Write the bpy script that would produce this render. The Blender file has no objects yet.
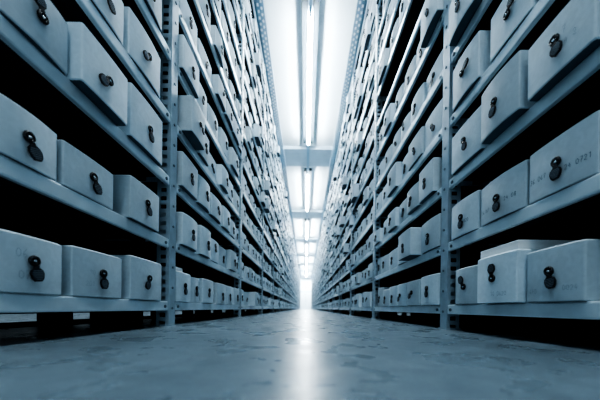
import bpy, math, random
from mathutils import Vector, Matrix

random.seed(11)
S = bpy.context.scene
C = S.collection
R = math.radians

# ------------------------------------------------------------------ helpers
class MB:
    """collects shapes, then links them as one mesh object"""
    def __init__(self): self.v = []; self.f = []; self.m = []; self.s = []
    def add(self, verts, faces, mat=0, smooth=False):
        o = len(self.v)
        self.v += [tuple(p) for p in verts]
        for f in faces:
            self.f.append(tuple(i + o for i in f)); self.m.append(mat); self.s.append(smooth)
    def box(self, x0, x1, y0, y1, z0, z1, mat=0):
        vs = [(x, y, z) for z in (z0, z1) for y in (y0, y1) for x in (x0, x1)]
        self.add(vs, [(0,2,3,1),(4,5,7,6),(0,1,5,4),(2,6,7,3),(0,4,6,2),(1,3,7,5)], mat)
    def loops(self, rings, mat=0, smooth=False, cap0=True, cap1=True):
        n = len(rings[0]); vs = [p for r in rings for p in r]; fs = []
        for k in range(len(rings) - 1):
            for i in range(n):
                j = (i + 1) % n
                fs.append((k*n+i, k*n+j, (k+1)*n+j, (k+1)*n+i))
        self.add(vs, fs, mat, smooth)
        caps = []
        if cap0: caps.append(tuple(reversed(range(n))))
        if cap1: caps.append(tuple(range((len(rings)-1)*n, len(rings)*n)))
        o = len(self.v) - len(vs)
        for c in caps:
            self.f.append(tuple(i + o for i in c)); self.m.append(mat); self.s.append(False)
    def tube(self, a, b, r, n=12, mat=0):
        a = Vector(a); b = Vector(b); q = (b - a).to_track_quat('Z', 'Y')
        ring = lambda p: [p + q @ Vector((r*math.cos(2*math.pi*i/n), r*math.sin(2*math.pi*i/n), 0)) for i in range(n)]
        self.loops([ring(a), ring(b)], mat, True)
    def mesh(self, name, mats):
        me = bpy.data.meshes.new(name)
        me.from_pydata(self.v, [], self.f)
        for m in mats: me.materials.append(m)
        me.polygons.foreach_set('material_index', self.m)
        me.polygons.foreach_set('use_smooth', self.s)
        me.update()
        return me
    def build(self, name, mats, parent=None):
        return link(name, self.mesh(name, mats), parent)

def link(name, data, parent=None, loc=None, rot=None):
    o = bpy.data.objects.new(name, data); C.objects.link(o)
    if parent: o.parent = parent
    if loc: o.location = loc
    if rot: o.rotation_euler = rot
    return o
def tag(o, label=None, cat=None, group=None, kind=None):
    if label: o['label'] = label
    if cat: o['category'] = cat
    if group: o['group'] = group
    if kind: o['kind'] = kind
    return o

# ------------------------------------------------------------------ materials
def mat(name, col, rough=.5, metal=0., var=.0, scale=6., obj_var=0., fine=0., island_var=0., bump=0., bscale=60., emis=None, estr=0., spec=.5):
    m = bpy.data.materials.new(name); m.use_nodes = True
    n = m.node_tree.nodes; l = m.node_tree.links
    b = n['Principled BSDF']
    b.inputs['Base Color'].default_value = (*col, 1); b.inputs['Roughness'].default_value = rough
    b.inputs['Metallic'].default_value = metal; b.inputs['Specular IOR Level'].default_value = spec
    if emis:
        b.inputs['Emission Color'].default_value = (*emis, 1); b.inputs['Emission Strength'].default_value = estr
    tc = n.new('ShaderNodeTexCoord')
    fac = None
    if var:
        t = n.new('ShaderNodeTexNoise'); t.inputs['Scale'].default_value = scale; t.inputs['Detail'].default_value = 5
        l.new(tc.outputs['Object'], t.inputs['Vector'])
        r = n.new('ShaderNodeMapRange'); r.inputs['From Min'].default_value = .3; r.inputs['From Max'].default_value = .7
        r.inputs['To Min'].default_value = 1 - var; r.inputs['To Max'].default_value = 1 + var
        l.new(t.outputs['Fac'], r.inputs['Value']); fac = r.outputs['Result']
    def mul(a, src, amount):
        r = n.new('ShaderNodeMapRange'); r.inputs['To Min'].default_value = 1 - amount; r.inputs['To Max'].default_value = 1 + amount * .6
        l.new(src, r.inputs['Value'])
        if a is None: return r.outputs['Result']
        q = n.new('ShaderNodeMath'); q.operation = 'MULTIPLY'
        l.new(a, q.inputs[0]); l.new(r.outputs['Result'], q.inputs[1]); return q.outputs[0]
    if fine:
        t = n.new('ShaderNodeTexNoise'); t.inputs['Scale'].default_value = 45; t.inputs['Detail'].default_value = 6; t.inputs['Distortion'].default_value = 1.2
        l.new(tc.outputs['Object'], t.inputs['Vector'])
        q = n.new('ShaderNodeMapRange'); q.inputs['From Min'].default_value = .3; q.inputs['From Max'].default_value = .7
        l.new(t.outputs['Fac'], q.inputs['Value']); fac = mul(fac, q.outputs['Result'], fine)
    if obj_var: fac = mul(fac, n.new('ShaderNodeObjectInfo').outputs['Random'], obj_var)
    if island_var: fac = mul(fac, n.new('ShaderNodeNewGeometry').outputs['Random Per Island'], island_var)
    if fac is not None:
        x = n.new('ShaderNodeVectorMath'); x.operation = 'SCALE'; x.inputs[0].default_value = col
        l.new(fac, x.inputs['Scale']); l.new(x.outputs[0], b.inputs['Base Color'])
    if bump:
        t = n.new('ShaderNodeTexNoise'); t.inputs['Scale'].default_value = bscale; t.inputs['Detail'].default_value = 4
        l.new(tc.outputs['Object'], t.inputs['Vector'])
        bp = n.new('ShaderNodeBump'); bp.inputs['Strength'].default_value = bump; bp.inputs['Distance'].default_value = .004
        l.new(t.outputs['Fac'], bp.inputs['Height']); l.new(bp.outputs['Normal'], b.inputs['Normal'])
    return m

BOX_COL = (.565, .69, .77)
M_BOX  = mat('grey_board', BOX_COL, .55, var=.11, scale=5, fine=.06, obj_var=.18, bump=.5, bscale=20)
M_BOXM = mat('grey_board_distant', BOX_COL, .55, var=.08, scale=9, island_var=.16)
M_BASE = mat('shaded_board_base', (.07, .105, .135), .6)  # box undersides: board coloured darker to paint in the shade of the overhang
M_STEEL = mat('painted_steel', (.66, .78, .85), .28, metal=.3, var=.08, scale=14, spec=.6)
M_UPR  = mat('galvanised_steel', (.37, .48, .56), .38, metal=.2, var=.10, scale=20)
M_SHELF = mat('shaded_shelf_steel', (.030, .046, .060), .6, var=.1, spec=.2)  # shelf steel darkened to paint in the shade below each shelf
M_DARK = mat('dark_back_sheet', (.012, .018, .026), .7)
M_BOLT = mat('bolt_steel', (.16, .22, .27), .35, metal=.6)
M_RING = mat('black_eyelet', (.006, .008, .012), .22, spec=.6)
M_RIVET = mat('rivet_metal', (.55, .62, .68), .25, metal=.9)
M_TAB  = mat('black_webbing', (.010, .013, .018), .42)
M_RIB  = mat('grey_rib', (.16, .21, .26), .45)
M_INK  = mat('faded_ink', (.13, .20, .27), .8)
M_FAINT = mat('very_faded_ink', (.27, .37, .45), .8)
M_PAPER = mat('white_paper', (.88, .93, .96), .7, var=.04)
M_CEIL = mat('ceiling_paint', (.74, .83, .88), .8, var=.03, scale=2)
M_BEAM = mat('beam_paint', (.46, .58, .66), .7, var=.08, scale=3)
M_TRUNK = mat('trunking_metal', (.30, .46, .58), .45)
M_HOUSE = mat('lamp_housing', (.035, .055, .07), .6)
M_TUBE = mat('lit_tube', (1, 1, 1), .4, emis=(.93, .98, 1), estr=84)
M_TUBE2 = mat('lit_tube_boosted', (1, 1, 1), .4, emis=(.93, .98, 1), estr=135)  # farther tubes made brighter to stand in for haze at the end
M_WALL = mat('white_wall_paint', (.74, .83, .88), .7, var=.03, scale=2)
M_DOOR = mat('door_paint', (.80, .87, .91), .45, var=.02)

def floor_mat():
    m = bpy.data.materials.new('polished_concrete'); m.use_nodes = True
    n = m.node_tree.nodes; l = m.node_tree.links; b = n['Principled BSDF']
    tc = n.new('ShaderNodeTexCoord')
    def noise(scale, detail, dist=0.):
        t = n.new('ShaderNodeTexNoise'); t.inputs['Scale'].default_value = scale; t.inputs['Detail'].default_value = detail
        t.inputs['Distortion'].default_value = dist; l.new(tc.outputs['Object'], t.inputs['Vector']); return t.outputs['Fac']
    a = noise(2.6, 7, .3); s = noise(26, 5, .3)
    mx = n.new('ShaderNodeMix'); mx.data_type = 'FLOAT'; mx.inputs['Factor'].default_value = .4
    l.new(a, mx.inputs['A']); l.new(s, mx.inputs['B'])
    cr = n.new('ShaderNodeValToRGB'); e = cr.color_ramp.elements
    e[0].position = .27; e[0].color = (.080, .114, .140, 1); e[1].position = .75; e[1].color = (.22, .295, .35, 1)
    m2 = n.new('ShaderNodeMix'); m2.data_type = 'FLOAT'; m2.inputs['Factor'].default_value = .22
    l.new(mx.outputs['Result'], m2.inputs['A']); l.new(noise(140, 3), m2.inputs['B']); mx = m2
    l.new(mx.outputs['Result'], cr.inputs['Fac']); l.new(cr.outputs['Color'], b.inputs['Base Color'])
    r = n.new('ShaderNodeMapRange'); r.inputs['From Min'].default_value = .3; r.inputs['From Max'].default_value = .7
    r.inputs['To Min'].default_value = .21; r.inputs['To Max'].default_value = .40
    l.new(noise(9, 6, .4), r.inputs['Value']); l.new(r.outputs['Result'], b.inputs['Roughness'])
    bp = n.new('ShaderNodeBump'); bp.inputs['Strength'].default_value = .22; bp.inputs['Distance'].default_value = .006
    l.new(noise(18, 6), bp.inputs['Height']); l.new(bp.outputs['Normal'], b.inputs['Normal'])
    b.inputs['Specular IOR Level'].default_value = .6
    return m
M_FLOOR = floor_mat()

# ------------------------------------------------------------------ dimensions (metres; aisle runs along +Y)
XL, XR = .59, .608                 # rack fronts left / right of the middle of the aisle
Y1, BAY, NB = 1.035, 1.112, 24     # first upright, bay width, bays per side
Z0, DZ, NS = .107, .2695, 13       # lowest shelf, shelf spacing, shelves (the last one is the cap)
DEPTH = .46
LIP = .040
YEND = Y1 + BAY*(NB-1)
ZC = 4.08                          # ceiling
HT = 3.93                          # lamp height
def shelf_z(k): return Z0 + DZ*k
def up_y(b): return Y1 + BAY*(b-1) # y of the upright at the far end of bay b (b = 1..NB); bay b starts at up_y(b-1)
def front(side): return -XL if side == 'left' else XR
def sgn(side): return -1 if side == 'left' else 1   # outward direction, away from the aisle

# ------------------------------------------------------------------ room shell
f = MB(); f.box(-3.2, 3.2, -3.0, 31.5, -.06, 0); tag(f.build('floor', [M_FLOOR]), 'polished blue-grey concrete floor of the aisle', kind='structure')
f = MB(); f.box(-3.2, 3.2, -3.0, 31.5, ZC, ZC+.06); tag(f.build('ceiling', [M_CEIL]), 'white ceiling over the aisle', kind='structure')
for nm, a in (('wall_left', (-3.26,-3.2,-3,31.5)), ('wall_right', (3.2,3.26,-3,31.5)), ('wall_front', (-3.2,3.2,-3.06,-3)), ('wall_back', (-3.2,3.2,31.5,31.56))):
    f = MB(); f.box(*a, 0, ZC); tag(f.build(nm, [M_WALL]), kind='structure')
# double door in the end wall
d = MB(); d.box(-.92, .92, 31.46, 31.5, 0, 2.32); dr = tag(d.build('door_1', [M_TRUNK]), 'white double door in the far end wall', kind='structure')
for x in (-1, 1):
    q = MB(); q.box(min(x*.01, x*.85), max(x*.01, x*.85), 31.43, 31.46, .01, 2.22); leaf = q.build('door_leaf', [M_DOOR], dr)
    q = MB(); q.tube((x*.09, 31.39, .95), (x*.09, 31.39, 1.2), .012); q.tube((x*.09, 31.39, 1.0), (x*.09, 31.43, 1.0), .008); q.tube((x*.09, 31.39, 1.15), (x*.09, 31.43, 1.15), .008)
    q.build('handle', [M_UPR], leaf)
# downstand beams across the ceiling, between the lamps
LY = [3.10 + 3.83*n for n in range(7)]     # where each lamp starts
LLEN = 2.52
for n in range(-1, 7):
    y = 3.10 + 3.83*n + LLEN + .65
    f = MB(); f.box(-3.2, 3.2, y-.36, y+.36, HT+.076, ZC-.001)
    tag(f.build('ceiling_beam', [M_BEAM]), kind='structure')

# ------------------------------------------------------------------ lights
f = MB(); f.box(-.032+.015, .032+.015, .3, 31.3, HT+.0455, HT+.075)
tag(f.build('lighting_trunking', [M_TRUNK]), 'long thin grey cable trunking running above the tubes along the ceiling', 'trunking')
ORD = ['first', 'second', 'third', 'fourth', 'fifth', 'sixth', 'seventh', 'eighth', 'ninth', 'tenth', 'eleventh', 'twelfth', 'thirteenth',
       'fourteenth', 'fifteenth', 'sixteenth', 'seventeenth', 'eighteenth', 'nineteenth', 'twentieth', 'twenty-first', 'twenty-second', 'twenty-third', 'twenty-fourth']
tb = MB(); tb.tube((.0, .03, 0), (.0, LLEN-.03, 0), .030, 14)
tube_me = tb.mesh('tube', [M_TUBE]); tube_me2 = tb.mesh('tube', [M_TUBE2])
hs = MB(); hs.box(-.112, .112, -.10, LLEN+.08, .0755, ZC-HT-.0005); hs.box(-.115, .115, -.10, LLEN+.08, .0755, .083); house_me = hs.mesh('housing', [M_HOUSE])
hb = MB(); hb.box(-.018, .018, -.012, .028, -.045, .045); hold_me = hb.mesh('lamp_holder', [M_TRUNK])
for n, y in enumerate(LY):
    e = link('fluorescent_light', None, None, (.015, y, HT))
    tag(e, 'lit white fluorescent tube under the ceiling trunking, %s from the camera' % ORD[n], 'ceiling light', 'fluorescent tubes down the aisle')
    link('housing', house_me, e)
    link('tube', tube_me if n < 2 else tube_me2, e)
    link('lamp_holder', hold_me, e)
    link('lamp_holder', hold_me, e, (0, LLEN-.01, 0))
def area(name, loc, sx, sy, power, col=(.93, .98, 1), rot=(0,0,0)):
    a = bpy.data.lights.new(name, 'AREA'); a.shape = 'RECTANGLE'; a.size = sx; a.size_y = sy; a.energy = power; a.color = col
    o = link(name, a, None, loc, rot); return o
area('lamp_overhead', (.015, .55, HT), .10, 2.4, 50)          # the tube just over the camera, above the frame
area('lamp_behind', (.015, -1.9, 3.4), .8, 1.2, 13)
area('lamp_far_end', (0, 30.0, 3.9), 2.0, 2.0, 260)             # lamps of the cross aisle at the far end
for x in (-2.1, 2.1):
    area('lamp_next_aisle', (x, 3.5, 3.9), .1, 8.0, 70)       # the neighbouring aisles

# ------------------------------------------------------------------ racks
def upright_mesh(side):
    """slotted angle: a plain face to the aisle, a perforated flange running back into the rack"""
    s = sgn(side); q = MB(); t = .003; w = .050; dep = .056; top = shelf_z(NS-1) + .07
    # aisle face
    q.box(min(0, s*t), max(0, s*t), 0, w, 0, top)
    # flange as two rails with rungs, so the slots are open
    def bx(a, b, y0, y1, z0, z1, m=0): q.box(min(s*a, s*b), max(s*a, s*b), y0, y1, z0, z1, m)
    bx(t, .016, 0, t, 0, top); bx(.040, dep, 0, t, 0, top)
    z = .02
    while z < top - .02:
        bx(.016, .040, 0, t, z, z+.019); z += .036
    # bolts on the aisle face and little knots under each lip
    for k in range(NS-1):
        for dz in (-.030, .06, .15):
            zz = shelf_z(k) + dz
            q.tube((-s*.0005, w*.5, zz), (-s*.0035, w*.5, zz), .0055, 8, 1)
    q.box(min(-s*.004, s*.062), max(-s*.004, s*.062), -.006, w+.006, 0, .006)     # foot plate
    return q.mesh('upright', [M_UPR, M_BOLT])
UP = {s: upright_mesh(s) for s in ('left', 'right')}
def shelf_mesh(side, length, cap=False):
    s = sgn(side); q = MB()
    def bx(a, b, y0, y1, z0, z1, m=0): q.box(min(s*a, s*b), max(s*a, s*b), y0, y1, z0, z1, m)
    # origin: front, start of bay, top of shelf.  Rolled front lip, sheet, rear lip
    prof = [(.004, .0), (.0012, -.0015), (0, -.005), (0, -LIP+.004), (.002, -LIP), (.014, -LIP), (.014, -LIP+.003), (.0045, -LIP+.004), (.0045, -.004), (.02, -.004), (.02, 0)]
    if s < 0: prof = prof[::-1]
    q.loops([[(s*a, y, z) for a, z in prof] for y in (0, length)], 0)
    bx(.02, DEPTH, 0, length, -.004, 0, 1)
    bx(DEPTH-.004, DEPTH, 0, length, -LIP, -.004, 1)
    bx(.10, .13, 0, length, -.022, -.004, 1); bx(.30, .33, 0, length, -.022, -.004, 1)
    # end bolts
    for y in (.028, length-.022):
        q.tube((-s*.0002, y, -LIP*.55), (-s*.004, y, -LIP*.55), .0065, 8, 2)
    return q
LENB = BAY - .052
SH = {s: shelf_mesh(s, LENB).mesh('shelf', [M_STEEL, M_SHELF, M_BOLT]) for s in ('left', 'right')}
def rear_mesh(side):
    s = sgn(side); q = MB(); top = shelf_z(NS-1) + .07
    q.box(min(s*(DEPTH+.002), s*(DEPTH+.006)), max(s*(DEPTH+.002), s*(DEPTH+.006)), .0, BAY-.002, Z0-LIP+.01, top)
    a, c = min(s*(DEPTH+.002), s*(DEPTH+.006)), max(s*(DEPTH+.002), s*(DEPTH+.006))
    q.box(a, c, 0, BAY-.002, 0, .020)  # low strip added to block the next aisle's light, slotted for lit patches
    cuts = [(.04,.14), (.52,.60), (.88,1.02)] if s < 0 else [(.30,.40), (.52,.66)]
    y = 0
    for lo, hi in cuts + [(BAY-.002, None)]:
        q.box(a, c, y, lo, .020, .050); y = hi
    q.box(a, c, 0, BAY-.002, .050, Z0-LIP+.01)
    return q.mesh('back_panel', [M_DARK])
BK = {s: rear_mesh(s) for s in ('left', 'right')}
q = MB(); q.box(DEPTH+.002, DEPTH+.006, 0, BAY-.002, 0, shelf_z(NS-1)+.07); BK0 = q.mesh('back_panel', [M_DARK])  # closed down to the floor, added to keep the next aisle's light out
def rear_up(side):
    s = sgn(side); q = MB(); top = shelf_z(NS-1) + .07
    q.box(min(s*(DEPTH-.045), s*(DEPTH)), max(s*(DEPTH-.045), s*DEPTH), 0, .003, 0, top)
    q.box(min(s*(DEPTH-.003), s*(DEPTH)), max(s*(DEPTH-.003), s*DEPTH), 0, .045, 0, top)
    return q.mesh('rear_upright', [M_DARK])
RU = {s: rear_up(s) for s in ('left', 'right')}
for side in ('left', 'right'):
    for b in range(1, NB+1):
        y0 = up_y(b-1)
        e = link('shelving_bay', None, None, (front(side), y0, 0))
        tag(e, 'steel shelving bay in the %s rack, %s' % (side, 'nearest to the camera, before the first upright' if b == 1 else
             ('last before the far end wall' if b == NB else '%s bay from the camera' % ORD[b-1])), 'shelving', 'shelving bays of the %s rack' % side)
        if b == 1: link('upright', UP[side], e)
        link('upright', UP[side], e, (0, BAY, 0))
        if b == 1: link('rear_upright', RU[side], e)
        link('rear_upright', RU[side], e, (0, BAY, 0))
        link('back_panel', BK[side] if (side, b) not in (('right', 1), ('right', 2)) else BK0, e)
        for k in range(NS):
            link('shelf', SH[side], e, (sgn(side)*.004, .051, shelf_z(k)))
    # perforated angle along the top edge of the rack
    s = sgn(side); q = MB(); y = up_y(0); yend = up_y(NB); zt = shelf_z(NS-1) + .072
    xa, xb = front(side) - s*.085, front(side) + s*.05
    def bx(a, b_, y0, y1, z0, z1): q.box(min(a, b_), max(a, b_), y0, y1, z0, z1)
    for a, b_ in ((xa, xa+s*.018), (xa+s*.036, xa+s*.054), (xa+s*.072, xb)): bx(a, b_, y, yend, zt, zt+.004)
    yy = y
    while yy < yend:
        bx(xa+s*.018, xa+s*.036, yy, yy+.03, zt, zt+.004); bx(xa+s*.054, xa+s*.072, yy+.03, yy+.06, zt, zt+.004); yy += .06
    bx(xa, xa+s*.004, y, yend, zt+.004, zt+.04)
    tag(q.build('slotted_rail', [M_TRUNK]), 'perforated metal rail running along the top edge of the %s rack' % side, 'rail')

# ------------------------------------------------------------------ archive boxes
BD = .37                                       # box depth
def bulge_at(u, amt): return amt * (1 - (2*u-1)**2)
def box_profile(w, amt, r, n, cn, inset=0.):
    """outline seen from above: x = 0 front face (bulging to -x), y along the front from 0 to w"""
    p = []
    w0, w1 = inset, w - inset
    p.append((BD - inset, w1))
    for i in range(cn+1):                       # far front corner
        t = math.pi/2 * i/cn
        p.append((inset + r - r*math.sin(t), w1 - r + r*math.cos(t)))
    for i in range(1, n):
        u = 1 - i/n; y = w0 + r + (w1-w0-2*r)*u
        p.append((inset - bulge_at(u, amt), y))
    for i in range(cn+1):
        t = math.pi/2 * (1 - i/cn)
        p.append((inset + r - r*math.sin(t), w0 + r - r*math.cos(t)))
    p.append((BD - inset, w0))
    return p
def box_rings(w, h, amt, fine):
    n, cn = (10, 4) if fine else (5, 1)
    r = .0052
    lev = [(0, .0025), (.0025, 0), (h*.5, 0), (h-.004, 0), (h, .004)] if fine else [(0, 0), (h-.003, 0), (h, .004)]
    out = []
    for z, ins in lev:
        k = amt * (1 + (.25*math.sin(math.pi*min(1, z/h)) if fine else 0))
        out.append([(x, y, z) for x, y in box_profile(w, k, r, n, cn, ins)])
    return out
def orient(side, pts):
    """local box frame -> world axes for that side (front looks to the aisle)"""
    return [(p[0] * sgn(side), p[1], p[2]) for p in pts]
def body_mesh(side, w, h, amt):
    q = MB()
    rings = [orient(side, r) for r in box_rings(w, h, amt, True)]
    if side == 'left': pass
    else: rings = [r[::-1] for r in rings]
    q.loops(rings, 0, False)
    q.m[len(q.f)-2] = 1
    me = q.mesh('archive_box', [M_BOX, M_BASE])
    n = len(rings[0])
    # smooth only the vertical wall strips
    sm = [len(p.vertices) == 4 for p in me.polygons]
    me.polygons.foreach_set('use_smooth', sm)
    try: me.set_sharp_from_angle(angle=R(32))
    except Exception: pass
    return me
# strap: eyelet ring with a rivet, and a ribbed leaf-shaped tab.  Local frame: x outward from the face (to the aisle), y across, z up
def ring_mesh(fine=True):
    q = MB(); n, k, Rm, r = (16, 8, .0096, .0043) if fine else (8, 4, .0096, .005)
    vs = []; fs = []
    for i in range(n):
        a = 2*math.pi*i/n
        for j in range(k):
            b = 2*math.pi*j/k; rr = Rm + r*math.cos(b)
            vs.append((.004 + r*1.1*math.sin(b), rr*math.cos(a)*.9, rr*math.sin(a)))
    for i in range(n):
        for j in range(k):
            fs.append((i*k+j, ((i+1)%n)*k+j, ((i+1)%n)*k+(j+1)%k, i*k+(j+1)%k))
    q.add(vs, fs, 0, True)
    # dark disc behind
    q.add([(.0015, .010*math.cos(2*math.pi*i/n), .010*math.sin(2*math.pi*i/n)) for i in range(n)], [tuple(range(n))], 0)
    return q
def rivet_mesh():
    q = MB(); n = 10; rings = []
    for t in (0, .45, .8, 1.0):
        rr = .0050*math.cos(t*math.pi/2) + .0003
        rings.append([(.002 + .007*math.sin(t*math.pi/2), rr*math.cos(2*math.pi*i/n), rr*math.sin(2*math.pi*i/n)) for i in range(n)])
    q.loops(rings, 0, True); return q
def tab_mesh(fine=True):
    """hangs down -z from the ring's centre"""
    q = MB()
    out = [(.006,-.011),(.005,-.016),(.0125,-.0225),(.0152,-.031),(.0125,-.043),(.007,-.050)]
    loop = [(y, z) for y, z in out] + [(-y, z) for y, z in reversed(out)]
    x0, x1 = .0045, .0085
    rings = [[(x, y, z) for y, z in loop] for x in (x0, x1)]
    if True: rings = [r[::-1] for r in rings]
    q.loops(rings, 0)
    if fine:
        for i in range(6):
            z = -.0235 - i*.0042; hw = (.0095,.0118,.0125,.0112,.0098,.0066)[i]
            q.box(x1, x1+.0012, -hw, hw, z-.0009, z+.0009, 1)
    return q
RING = ring_mesh().mesh('pull_ring', [M_RING]); RIVET = rivet_mesh().mesh('rivet', [M_RIVET]); TAB = tab_mesh().mesh('pull_tab', [M_TAB, M_RIB])
RING_S = ring_mesh(False); TAB_S = tab_mesh(False)

# simple pen strokes for figures written on the board, on a 0..1 x 0..1.6 cell
PEN = {'0': [[(.5,1.6),(.1,1.2),(.1,.4),(.5,0),(.9,.4),(.9,1.2),(.5,1.6)]], '1': [[(.3,1.3),(.6,1.6),(.55,0)]],
       '2': [[(.1,1.2),(.4,1.6),(.85,1.3),(.7,.8),(.1,.05),(.95,0)]], '3': [[(.1,1.45),(.55,1.6),(.85,1.25),(.4,.85),(.9,.5),(.5,0),(.05,.2)]],
       '4': [[(.6,1.6),(.1,.6),(.95,.65)],[(.7,1.1),(.65,0)]], '6': [[(.75,1.6),(.25,1.0),(.1,.4),(.5,0),(.85,.35),(.55,.75),(.15,.5)]],
       '7': [[(.1,1.55),(.9,1.6),(.4,0)],[(.25,.8),(.8,.85)]], '8': [[(.5,.85),(.15,1.2),(.5,1.6),(.85,1.2),(.5,.85),(.1,.4),(.5,0),(.9,.4),(.5,.85)]],
       '9': [[(.85,1.2),(.45,1.55),(.15,1.2),(.5,.85),(.85,1.2),(.7,0)]], '5': [[(.85,1.6),(.25,1.55),(.2,.95),(.7,.9),(.85,.4),(.4,0),(.1,.15)]],
       '-': [[(.1,.7),(.9,.75)]], '.': [[(.4,.0),(.55,.1)]]}
def writing(side, items, w, amt, thick=.0011):
    """items: (text, u0 as seen by a reader, height z, digit height).  Strokes are thin ribbons lying on the front face"""
    q = MB(); rnd = random.Random(5)
    for text, s0, z, dh in items:
        s = s0
        for ch in text:
            if ch != ' ':
                for line in PEN[ch]:
                    pts = [(s + a*dh*.5, z + c*dh/1.6 + rnd.uniform(-.0006, .0006)) for a, c in line]
                    for (a0, c0), (a1, c1) in zip(pts, pts[1:]):
                        L = math.hypot(a1-a0, c1-c0) or 1e-6; nx, nz = -(c1-c0)/L*thick/2, (a1-a0)/L*thick/2
                        def P(a, c):
                            y = w - a if side == 'right' else a
                            u = (y-.01)/(w-.02)
                            return (-(bulge_at(u, amt*1.25)+.0008)*sgn(side), y, c)
                        q.add([P(a0+nx, c0+nz), P(a1+nx, c1+nz), P(a1-nx, c1-nz), P(a0-nx, c0-nz)], [(0,1,2,3)])
            s += dh*.62
    return q

class B: pass
boxes = []
def put(side, bay, k, y0, y1, h, prot=0., ang=None, amt=None, rot=None, ringz=None, note=None, text=None):
    b = B(); b.side, b.bay, b.k, b.y0, b.w, b.h, b.prot = side, bay, k, y0, y1-y0, h, prot
    b.amt = amt if amt is not None else random.uniform(.002, .009)
    b.rot = rot if rot is not None else random.uniform(-.8, .8)
    if ang is None:
        t = random.random()
        ang = random.gauss(0, 14) if t < .8 else random.uniform(-60, 60) if t < .93 else 180 + random.gauss(0, 25)
    b.ang = ang; b.ringz = ringz or random.uniform(.47, .58); b.note = note; b.text = text
    boxes.append(b); return b
# nearest bay, as seen: (start, end, height, overhang past the shelf front, tab angle)
NEAR = {
 'left': {0: [(.446,.586,.124,-.004,8), (.609,.776,.130,-.004,2), (.808,.983,.150,0,-25)],
          1: [(.434,.574,.116,-.006,20), (.582,.738,.112,-.004,20), (.790,.948,.142,.008,12)],
          2: [(.452,.590,.128,.0,200), (.597,.752,.147,.026,-50), (.788,.962,.176,.010,6)],
          3: [(.43,.590,.14,-.004,0), (.606,.771,.138,-.004,35), (.790,.962,.158,-.002,-50)],
          4: [(.60,.775,.15,.0,10), (.795,.965,.15,.0,10)]},
 'right': {0: [(.520,.660,.136,.002,12), (.668,.824,.150,.022,180), (.838,.982,.140,-.002,205)],
           1: [(.506,.664,.136,-.004,3), (.671,.846,.134,-.004,6), (.857,1.015,.140,-.002,4)],
           2: [(.492,.646,.140,.020,14), (.664,.813,.165,.024,-6), (.828,1.002,.155,.008,18)],
           3: [(.490,.645,.14,-.002,15), (.657,.810,.148,-.002,140), (.852,1.007,.168,.004,110)],
           4: [(.70,.830,.15,.0,10), (.846,1.004,.158,.026,10)]}}
TEXT = {('right', 1, 0): [('36 067', .006, .048, .0125), ('24 0721', .0955, .041, .0122)],
        ('right', 1, 1): [('36 067', .012, .036, .0115), ('24 08', .112, .044, .0125)],
        ('right', 1, 2): [('4820', .086, .044, .013)],
        ('right', 0, 0): [('640', .012, .022, .0125), ('0024', .098, .026, .0125)],
        ('right', 0, 1): [('36 0620', .070, .022, .013)],
        ('left', 0, 0): [('06', .040, .075, .018), ('07', .045, .030, .018), ('17', .135, .052, .014)],
        ('left', 0, 1): [('90', .045, .062, .014), ('201', .035, .030, .014)],
        ('right', 2, 0): [('0 7', .072, .078, .016), ('24 2', .088, .050, .014)]}
for side, rows in NEAR.items():
    for k, lst in rows.items():
        for i, (a, c, h, pr, ang) in enumerate(lst):
            put(side, 1, k, a, c, h, pr, ang, text=TEXT.get((side, k, i)))
def fill(side, bay, k, start=None, end=None):
    y = start if start else up_y(bay-1) + .054 + random.uniform(0, .03)
    end = end if end else up_y(bay) - .006
    # a common character for the row
    base = random.uniform(.125, .15)
    while True:
        w = random.uniform(.135, .185)
        if y + w > end:
            w = end - y - .002
            if w < .09: break
        h = base + random.uniform(-.014, .020)
        t = random.random()
        pr = random.uniform(-.028, -.002) if t < .78 else random.uniform(.002, .024) if t < .95 else random.uniform(.03, .06)
        if bay == 2: pr = min(pr, .014)
        put(side, bay, k, y, y+w, h, pr)
        y += w + (random.uniform(.006, .016) if random.random() < .75 else random.uniform(.02, .045))
PRE = {('left', 0): [(1.092,1.232,.142,0,0), (1.243,1.355,.135,-.01,-5), (1.372,1.535,.143,0,-10), (1.600,1.775,.142,0,2), (1.790,1.95,.142,-.004,0), (1.965,2.125,.14,0,0)],
       ('left', 1): [(1.120,1.275,.152,.012,-2), (1.318,1.455,.16,.012,4)],
       ('left', 2): [(1.108,1.268,.16,.014,4), (1.285,1.435,.152,.012,10)],
       ('left', 3): [(1.130,1.275,.168,.045,60), (1.29,1.42,.15,.01,8)],
       ('right', 0): [(1.092,1.26,.146,.006,4), (1.272,1.436,.14,.006,-50), (1.455,1.60,.14,-.002,-35), (1.612,1.745,.138,0,0)],
       ('right', 1): [(1.092,1.262,.150,.004,0), (1.278,1.445,.148,.056,14), (1.46,1.60,.14,.0,4)],
       ('right', 5): [(1.094,1.258,.160,.026,30)],
       ('right', 2): [(1.13,1.275,.160,.016,6)]}
for side in ('left', 'right'):
    for bay in range(2, NB+1):
        for k in range(NS-1):
            if bay == 2 and side == 'right' and k == 6: continue      # an empty shelf
            if bay == 2 and (side, k) in PRE:
                for a, c, h, pr, ang in PRE[(side, k)]: put(side, 2, k, a, c, h, pr, ang)
                last = PRE[(side, k)][-1][1] + .014
                if last < up_y(2) - .10: fill(side, 2, k, start=last)
            else: fill(side, bay, k)
    for k in range(5, NS-1): fill(side, 1, k, start=.0)

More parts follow.
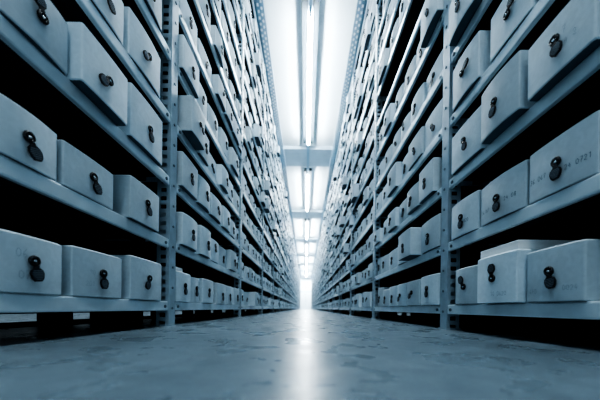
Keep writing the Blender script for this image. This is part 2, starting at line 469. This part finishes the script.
# how large each shows in the photograph
CAMZ = .083; FPX = 240.; VPX, VPY = 305.6, 308.5
def shown(b):
    a = XL if b.side == 'left' else XR; s = sgn(b.side); a -= b.prot
    x0 = VPX + s*FPX*a/max(b.y0, .05); x1 = VPX + s*FPX*a/(b.y0+b.w)
    lo, hi = max(0, min(x0, x1)), min(600, max(x0, x1))
    if hi <= lo: return 0
    ym = FPX*a/max(1., abs((lo+hi)/2 - VPX))
    t = VPY - FPX*(shelf_z(b.k)+b.h-CAMZ)/ym; bt = VPY - FPX*(shelf_z(b.k)-CAMZ)/ym
    return (hi-lo)*max(0, min(400, bt) - max(0, t))
order = sorted(boxes, key=shown, reverse=True)
chosen = set(id(b) for b in order[:300])

ROWS = ['bottom shelf', 'second shelf up', 'third shelf up', 'fourth shelf up', 'fifth shelf up', 'sixth shelf up', 'seventh shelf up', 'eighth shelf up',
        'ninth shelf up', 'tenth shelf up', 'eleventh shelf up', 'top shelf']
BAYS = {1: 'nearest', 2: 'second', 3: 'third', 4: 'fourth', 5: 'fifth', 6: 'sixth'}
def face_frame(b):
    """matrix from the strap's local frame to the box's frame"""
    s = sgn(b.side); u = .5
    loc = Vector((-s*(bulge_at(u, b.amt*1.25)), b.w*u, b.h*b.ringz))
    m = Matrix(((-s, 0, 0), (0, -s, 0), (0, 0, 1))).to_4x4() @ Matrix.Scale(.88, 4)
    return Matrix.Translation(loc) @ m
mass = MB()
byrow = {}
for b in boxes: byrow.setdefault((b.side, b.bay, b.k), []).append(b)
def place_matrix(b):
    s = sgn(b.side)
    # rotate a little about the middle of the box
    x = front(b.side) - s*b.prot
    M = Matrix.Translation((x, b.y0, shelf_z(b.k)))
    c = Vector((s*BD/2, b.w/2, 0))
    return M @ Matrix.Translation(c) @ Matrix.Rotation(R(b.rot)*.5, 4, 'Z') @ Matrix.Translation(-c)
for key in sorted(byrow):
    side, bay, k = key
    lst = sorted(byrow[key], key=lambda q: q.y0)
    vis = [q for q in lst if id(q) in chosen]
    for b in lst:
        M = place_matrix(b); F = face_frame(b)
        if id(b) not in chosen:
            rings = [orient(side, r) for r in box_rings(b.w, b.h, b.amt, False)]
            if side == 'right': rings = [r[::-1] for r in rings]
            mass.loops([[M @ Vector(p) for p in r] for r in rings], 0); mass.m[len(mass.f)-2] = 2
            for src, mi, A in ((RING_S, 1, Matrix()), (TAB_S, 1, Matrix.Rotation(R(b.ang), 4, 'X'))):
                T = M @ F @ A
                mass.add([T @ Vector(p) for p in src.v], src.f, mi)
            continue
        o = link('archive_box', body_mesh(side, b.w, b.h, b.amt)); o.matrix_world = M
        if bay == 1:
            n = len(vis) - 1 - vis.index(b)
            pos = ['beside the first upright', 'second from the first upright', 'third from the first upright', 'fourth from the first upright'][n]
            look = 'grey archive box, nearest %s bay, %s, %s' % (side, ROWS[k], pos)
        else:
            n = vis.index(b)
            look = 'grey archive box, %s rack, %s bay, %s, %s from the near upright' % (side, BAYS[bay], ROWS[k], ORD[n])
        tag(o, look, 'box', 'archive boxes on the shelves')
        r = link('pull_ring', RING, o); r.matrix_local = F
        if bay <= 3:
            v = link('rivet', RIVET, r)
        t = link('pull_tab', TAB, o); t.matrix_local = F @ Matrix.Rotation(R(b.ang), 4, 'X')
        for tx in (b.text or []):
            writing(side, [tx], b.w, b.amt, .0013 if k == 1 and side == 'right' else .0008).build('handwriting', [M_INK if b.bay == 1 and k == 1 and side == 'right' else M_FAINT], o)
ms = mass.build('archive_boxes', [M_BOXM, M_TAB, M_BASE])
tag(ms, 'mass of smaller grey archive boxes filling the shelves towards the far end of the aisle', 'boxes', kind='stuff')

# papers lying on two of the boxes
def papers(side, y0, y1, z, x, label, th, tilt=0):
    s = sgn(side); q = MB(); e = link('paper_stack', None, None, (front(side)+s*x, y0, z))
    n = 5
    for i in range(n):
        j = random.uniform(-.003, .003)
        q.box(min(s*j, s*(.24+j)), max(s*j, s*(.24+j)), max(0, j), y1-y0+j, th*i/n, th*(i+1)/n - .0001)
    m = q.build('paper_stack', [M_PAPER]); bpy.data.objects.remove(e)
    m.location = (front(side)+s*x, y0, z); tag(m, label, 'papers'); return m
papers('right', .672, .818, shelf_z(0)+.150, -.014, 'white papers lying on a box of the bottom shelf at the right', .027)
papers('left', 1.10, 1.165, shelf_z(0)+.142, .010, 'pale papers lying on the box just past the first left upright', .020)

# ------------------------------------------------------------------ camera, world, view
cam = bpy.data.cameras.new('camera'); co = link('camera', cam, None, (0, 0, CAMZ))
cam.sensor_width = 36; cam.lens = 36*FPX/600; cam.clip_start = .01
cam.shift_x = -(VPX-300)/600; cam.shift_y = (VPY-200)/600
co.matrix_world = Matrix.Translation((0, 0, CAMZ)) @ Matrix.Rotation(R(90), 4, 'X') @ Matrix.Rotation(R(.72), 4, 'Z')
S.camera = co
w = bpy.data.worlds.new('world'); S.world = w; w.use_nodes = True
w.node_tree.nodes['Background'].inputs[0].default_value = (.01, .015, .02, 1)
S.view_settings.view_transform = 'AgX'
S.view_settings.look = 'AgX - Very High Contrast'
S.view_settings.exposure = .42
cam.dof.use_dof = True; cam.dof.focus_distance = .95; cam.dof.aperture_fstop = 2.2
